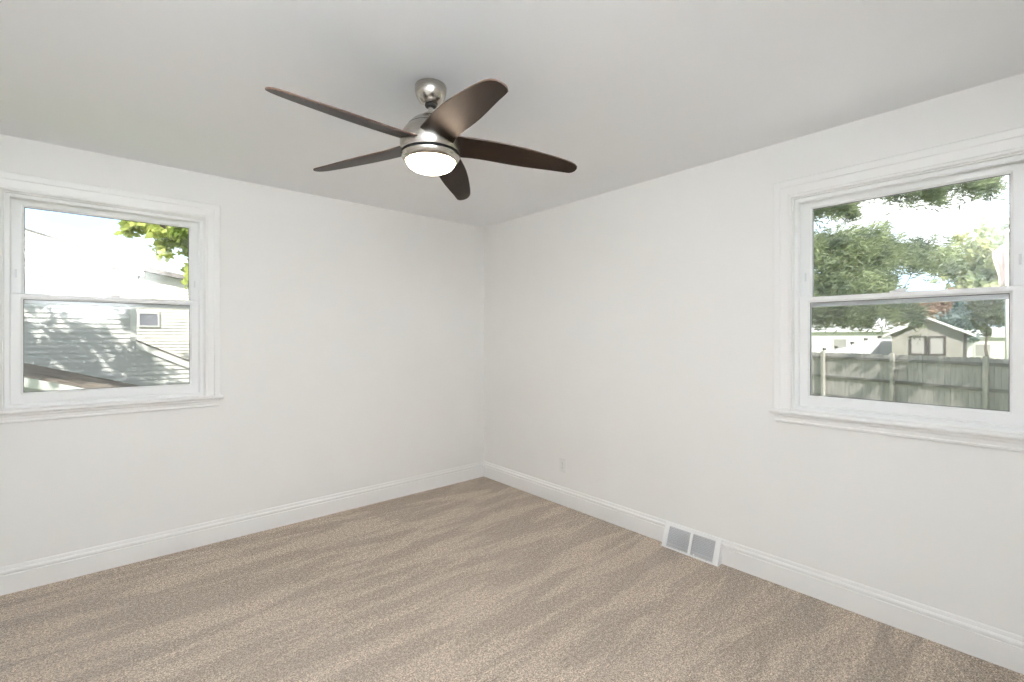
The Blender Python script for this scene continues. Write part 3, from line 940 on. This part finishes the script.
def far_house(name, loc, rz, w, d, h, pk, label):
    r = tag(empty(name, loc, rz), label, 'house')
    mb = MB()
    mb.box(-w / 2, w / 2, -d, 0, 0, h)
    mb.build('wall', M['exttrim'], r)
    mb = MB()
    mb.hexa([(-w / 2 - 0.3, 0.3, h), (w / 2 + 0.3, 0.3, h), (w / 2 + 0.3, -d - 0.3, h), (-w / 2 - 0.3, -d - 0.3, h),
             (-w / 2 - 0.3, -d / 2 + 0.1, pk), (w / 2 + 0.3, -d / 2 + 0.1, pk), (w / 2 + 0.3, -d / 2 - 0.1, pk), (-w / 2 - 0.3, -d / 2 - 0.1, pk)])
    mb.build('roof', M['exttrim'], r)
    for i in range(3):
        x = -w / 3 + i * w / 3
        f_ = MB()
        f_.box(x - 0.6, x + 0.6, 0.002, 0.06, h - 1.9, h - 0.6)
        f_ = f_.build('window_frame', M['exttrim'], r)
        MB().box(x - 0.5, x + 0.5, 0.061, 0.07, h - 1.8, h - 0.7).build('pane', M['shedpane'], f_)
    return r


far_house('white_house', (50.5, 9.5, GZ), PI / 2 + 0.05, 11, 8, 2.9, 4.2, 'far white house glimpsed under the pine, left of the shed')
far_house('white_garage', (61, 0.5, GZ), PI / 2, 7, 6, 2.4, 3.4, 'far white garage glimpsed right of the shed')

# pole with a pale pink flag at the right edge of the yard view
fp = tag(empty('flag_pole', (23.36, -2.60, GZ)), 'slim white pole with a pale pink flag at the right window edge', 'flag pole')
MB().tube([(0, 0, 0), (0, 0, 6.4)], [0.07, 0.045], 12).build('pole', M['pole'], fp, smooth=True)
MB().lathe([(0.02, 6.40), (0.07, 6.43), (0.09, 6.49), (0.07, 6.55), (0.01, 6.58)], 12).build('finial', M['pole'], fp, smooth=True)
mb = MB()
nx, nzz = 8, 12
grid = [[None] * (nzz + 1) for _ in range(nx + 1)]
for i in range(nx + 1):
    for j in range(nzz + 1):
        u, v = i / nx, j / nzz
        ww = 0.40 * (1 - 0.55 * v)
        grid[i][j] = mb.bm.verts.new((0.06 + u * ww * 0.3 + 0.03 * math.sin(u * 9 + v * 2), 0.02 + u * ww + 0.02 * math.sin(v * 7), 6.1 - v * 1.7 - 0.35 * u * (1 - v)))
for i in range(nx):
    for j in range(nzz):
        mb.bm.faces.new((grid[i][j], grid[i + 1][j], grid[i + 1][j + 1], grid[i][j + 1]))
o = mb.build('flag', M['flag'], fp, smooth=True)
o.modifiers.new('thick', 'SOLIDIFY').thickness = 0.006

# ------------------------------------------------------------------ trees
R = np.random.default_rng(11)


def leaf_mesh(name, centres, size, m, parent, elong=1.7, droop=0.0, dirs=None, spread=1.0):
    """a cloud of folded leaf blades, one mesh"""
    n = len(centres)
    c = np.asarray(centres, float)
    a = R.normal(size=(n, 3))
    a[:, 2] -= droop
    if dirs is not None:
        a = dirs + spread * a
    a /= np.linalg.norm(a, axis=1, keepdims=True)
    b = np.cross(a, R.normal(size=(n, 3)))
    b /= np.linalg.norm(b, axis=1, keepdims=True) + 1e-9
    nn = np.cross(a, b)
    s = size * R.uniform(0.65, 1.25, (n, 1))
    L_, W_ = s * elong * 0.5, s * 0.5
    v = np.empty((n, 4, 3))
    v[:, 0] = c - a * L_
    v[:, 1] = c + b * W_ + nn * W_ * 0.35
    v[:, 2] = c + a * L_
    v[:, 3] = c - b * W_ + nn * W_ * 0.35
    me = bpy.data.meshes.new(name)
    me.vertices.add(n * 4)
    me.vertices.foreach_set('co', v.reshape(-1))
    me.loops.add(n * 6)
    base = np.arange(n)[:, None] * 4
    me.loops.foreach_set('vertex_index', (base + np.array([[0, 1, 2, 0, 2, 3]])).reshape(-1))
    me.polygons.add(n * 2)
    me.polygons.foreach_set('loop_start', np.arange(n * 2) * 3)
    me.update(calc_edges=True)
    me.validate()
    return link_mesh(name, me, m, parent)


def ellipsoid_pts(c, r, n, shell=0.35):
    d = R.normal(size=(n, 3))
    d /= np.linalg.norm(d, axis=1, keepdims=True)
    rad = (1 - shell * R.random((n, 1)) ** 1.0 * 1.6).clip(0.15, 1)
    return np.asarray(c) + d * rad * np.asarray(r)


def clumpy(c, r, nclump, per, cr):
    """leaves gathered in clumps spread through an ellipsoid: gaps stay between them"""
    cc = ellipsoid_pts(c, r, nclump, 0.5)
    return np.concatenate([ellipsoid_pts(p, np.array(cr) * R.uniform(0.7, 1.3), per, 0.6) for p in cc]), cc


def broad_tree(name, base, trunk_top, tr, blobs, leaf, m, label, group=None, limbs=True):
    root = tag(empty(name, base), label, 'tree', group)
    B = np.asarray(base, float)
    allp = []
    heads = []
    for (c, r, nclump, per, cr) in blobs:
        p, cc = clumpy(np.asarray(c) - B, r, nclump, per, cr)
        allp.append(p)
        heads.append(cc)
    leaf_mesh('foliage', np.concatenate(allp), leaf, m, root)
    tt = Vector(np.asarray(trunk_top) - B)
    mb = MB()
    mb.tube([(0, 0, 0), tt * 0.35 + Vector((0.06, -0.05, 0)), tt * 0.7 + Vector((-0.04, 0.06, 0)), tt], [tr * 1.25, tr, tr * 0.85, tr * 0.6], 12)
    mb.build('trunk', M['bark'], root, smooth=True)
    if limbs:
        for cc, bl in zip(heads, blobs):
            mb = MB()
            ctr = Vector(np.asarray(bl[0]) - B)
            mb.tube([tt * 0.93, (tt * 0.93 + ctr) / 2 + Vector((0, 0, 0.25)), ctr], [tr * 0.5, tr * 0.35, tr * 0.12], 8)
            for q in cc[: min(len(cc), 14)]:
                q = Vector(q)
                mb.tube([ctr.lerp(tt * 0.93, 0.25), (ctr + q) / 2 + Vector((0, 0, 0.08)), q], [tr * 0.14, tr * 0.09, tr * 0.03], 5)
            mb.build('limb', M['bark'], root, smooth=True)
    return root


# left yard: one tree shading the sided wall, one hanging into the top right of the left window
broad_tree('shade_tree', (-6.3, 2.4, GZ), (-5.9, 2.6, 3.0), 0.16,
           [((-5.95, 2.9, 4.35), (1.4, 1.0, 1.2), 34, 46, (0.26, 0.26, 0.23)), ((-6.6, 4.4, 6.9), (1.1, 1.0, 0.9), 14, 34, (0.30, 0.30, 0.26)), ((-6.4, 2.7, 4.3), (1.3, 1.2, 1.2), 34, 60, (0.34, 0.34, 0.3))], 0.10, M['shade'],
           'leafy tree whose shade dapples the sided house')
broad_tree('yard_tree', (-0.75, 4.1, GZ), (-0.9, 4.1, 2.9), 0.11,
           [((-2.02, 4.0, 2.72), (0.36, 0.45, 0.30), 30, 36, (0.14, 0.14, 0.12)),
            ((-2.45, 4.0, 2.82), (0.42, 0.35, 0.13), 13, 30, (0.10, 0.10, 0.08)),
            ((-1.88, 4.0, 2.30), (0.22, 0.25, 0.30), 13, 32, (0.10, 0.10, 0.09)),
            ((-1.1, 4.2, 3.6), (1.0, 0.8, 0.8), 40, 55, (0.24, 0.24, 0.2))], 0.075, M['maple'],
           'yellow-green leafy tree hanging into the upper right of the left window')


# pine beside the right window: a trunk and whorls of long flat boughs carrying needle tufts
def pine(base, height, boughs, label):
    root = tag(empty('pine_tree', base), label, 'tree')
    B = Vector(base)
    MB().tube([(0, 0, 0), (0.05, 0.02, height * 0.5), (0, 0.05, height)], [0.22, 0.15, 0.03], 12).build('trunk', M['bark'], root, smooth=True)
    for (tip, z0, width, n) in boughs:
        tip = Vector(tip) - B
        st = Vector((0, 0, z0 - B.z))
        mid = st.lerp(tip, 0.5) + Vector((0, 0, 0.18))
        mb = MB()
        mb.tube([st, mid, tip], [0.05, 0.03, 0.01], 7)
        side = Vector((-(tip - st).y, (tip - st).x, 0)).normalized()
        ctrs, drs = [], []
        for k in range(int(n)):
            t = float(R.uniform(0.22, 1.0))
            p = st * (1 - t) ** 2 + mid * 2 * t * (1 - t) + tip * t * t
            wv = width * math.sqrt(max(0.0, 1.02 - t)) * (0.35 + 0.65 * min(1, t * 2)) + 0.05
            off = float(R.normal() * 0.5)
            q = p + side * (off * wv * 1.6) + Vector((0, 0, float(R.normal() * 0.42 * width - abs(off) * 0.10)))
            if k % 9 == 0:
                mb.tube([p, q], [0.010, 0.004], 4)
            d0 = (tip - st).normalized() * 0.8 + side * off + Vector((0, 0, 0.25))
            for j in range(16):
                ctrs.append(np.asarray(q) + R.normal(size=3) * 0.055)
                drs.append(np.asarray(d0.normalized()))
        mb.build('bough', M['bark'], root, smooth=True)
        leaf_mesh('needles', ctrs, 0.022, M['pine'], root, elong=6.0, dirs=np.array(drs), spread=0.55)
    return root


pine((7.15, -0.30, GZ), 9.5, [
    ((8.83, -2.55, 2.78), 3.0, 0.34, 620), ((7.81, -1.75, 2.95), 2.9, 0.40, 620), ((7.5, -1.9, 2.25), 2.3, 0.34, 420), ((9.08, -2.00, 1.80), 2.0, 0.24, 460),
    ((8.3, -1.35, 1.72), 1.8, 0.22, 280), ((7.2, -1.5, 1.9), 1.9, 0.26, 220), ((8.9, -3.05, 4.02), 4.6, 0.26, 460), ((9.3, -2.3, 4.15), 4.5, 0.30, 360), ((8.0, -1.2, 3.85), 3.9, 0.26, 240),
    ((5.2, 0.6, 3.0), 3.2, 0.4, 160), ((8.6, 1.9, 2.6), 2.9, 0.4, 160), ((6.2, 2.0, 4.0), 4.4, 0.4, 160), ((8.8, -2.0, 5.4), 5.6, 0.4, 260), ((6.4, -2.2, 5.2), 5.5, 0.4, 260), ((5.4, 0.4, 6.0), 6.1, 0.4, 160), ((8.6, 0.6, 6.6), 6.9, 0.4, 200), ((7.2, -1.5, 7.8), 7.7, 0.35, 180)],
     'large pine with drooping green boughs filling the left of the yard window')

# broadleaf tree out toward the sun: it shades the fence in streaks
broad_tree('shade_tree', (12.2, -7.0, GZ), (12.4, -6.4, 3.4), 0.22,
           [((12.8, -5.6, 4.4), (2.2, 1.9, 1.5), 15, 54, (0.40, 0.40, 0.34)), ((13.2, -4.6, 6.9), (2.4, 2.0, 1.1), 12, 54, (0.40, 0.40, 0.34)), ((11.4, -8.4, 6.2), (2.2, 2.0, 1.8), 50, 70, (0.45, 0.45, 0.4)),
            ((14.6, -2.8, 7.6), (1.8, 1.8, 0.9), 9, 54, (0.4, 0.4, 0.34))], 0.15, M['shade'],
           'tall leafy tree right of the yard window, shading the grey fence')

# the far trees behind the shed
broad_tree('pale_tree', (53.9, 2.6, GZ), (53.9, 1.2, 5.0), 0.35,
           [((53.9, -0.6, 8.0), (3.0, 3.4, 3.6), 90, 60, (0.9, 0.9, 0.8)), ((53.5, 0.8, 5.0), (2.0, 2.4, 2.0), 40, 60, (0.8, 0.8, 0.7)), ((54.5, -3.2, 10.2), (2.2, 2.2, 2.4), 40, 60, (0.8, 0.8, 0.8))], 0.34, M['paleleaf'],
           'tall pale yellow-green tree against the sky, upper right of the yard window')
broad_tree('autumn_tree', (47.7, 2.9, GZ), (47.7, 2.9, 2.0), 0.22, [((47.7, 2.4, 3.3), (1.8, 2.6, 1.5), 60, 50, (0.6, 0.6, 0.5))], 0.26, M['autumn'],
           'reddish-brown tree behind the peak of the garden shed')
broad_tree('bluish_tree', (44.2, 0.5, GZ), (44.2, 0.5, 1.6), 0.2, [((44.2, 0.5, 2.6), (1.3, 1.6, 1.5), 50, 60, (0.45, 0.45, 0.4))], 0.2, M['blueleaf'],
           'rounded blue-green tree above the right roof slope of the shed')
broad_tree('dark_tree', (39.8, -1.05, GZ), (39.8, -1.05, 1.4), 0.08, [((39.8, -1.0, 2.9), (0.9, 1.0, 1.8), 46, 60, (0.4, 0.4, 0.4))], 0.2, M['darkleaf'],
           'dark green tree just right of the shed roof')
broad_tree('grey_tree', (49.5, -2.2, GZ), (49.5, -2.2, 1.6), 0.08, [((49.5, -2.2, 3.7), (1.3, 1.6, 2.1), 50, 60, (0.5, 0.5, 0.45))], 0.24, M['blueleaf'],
           'grey-green tree behind the flag pole at the yard window edge')
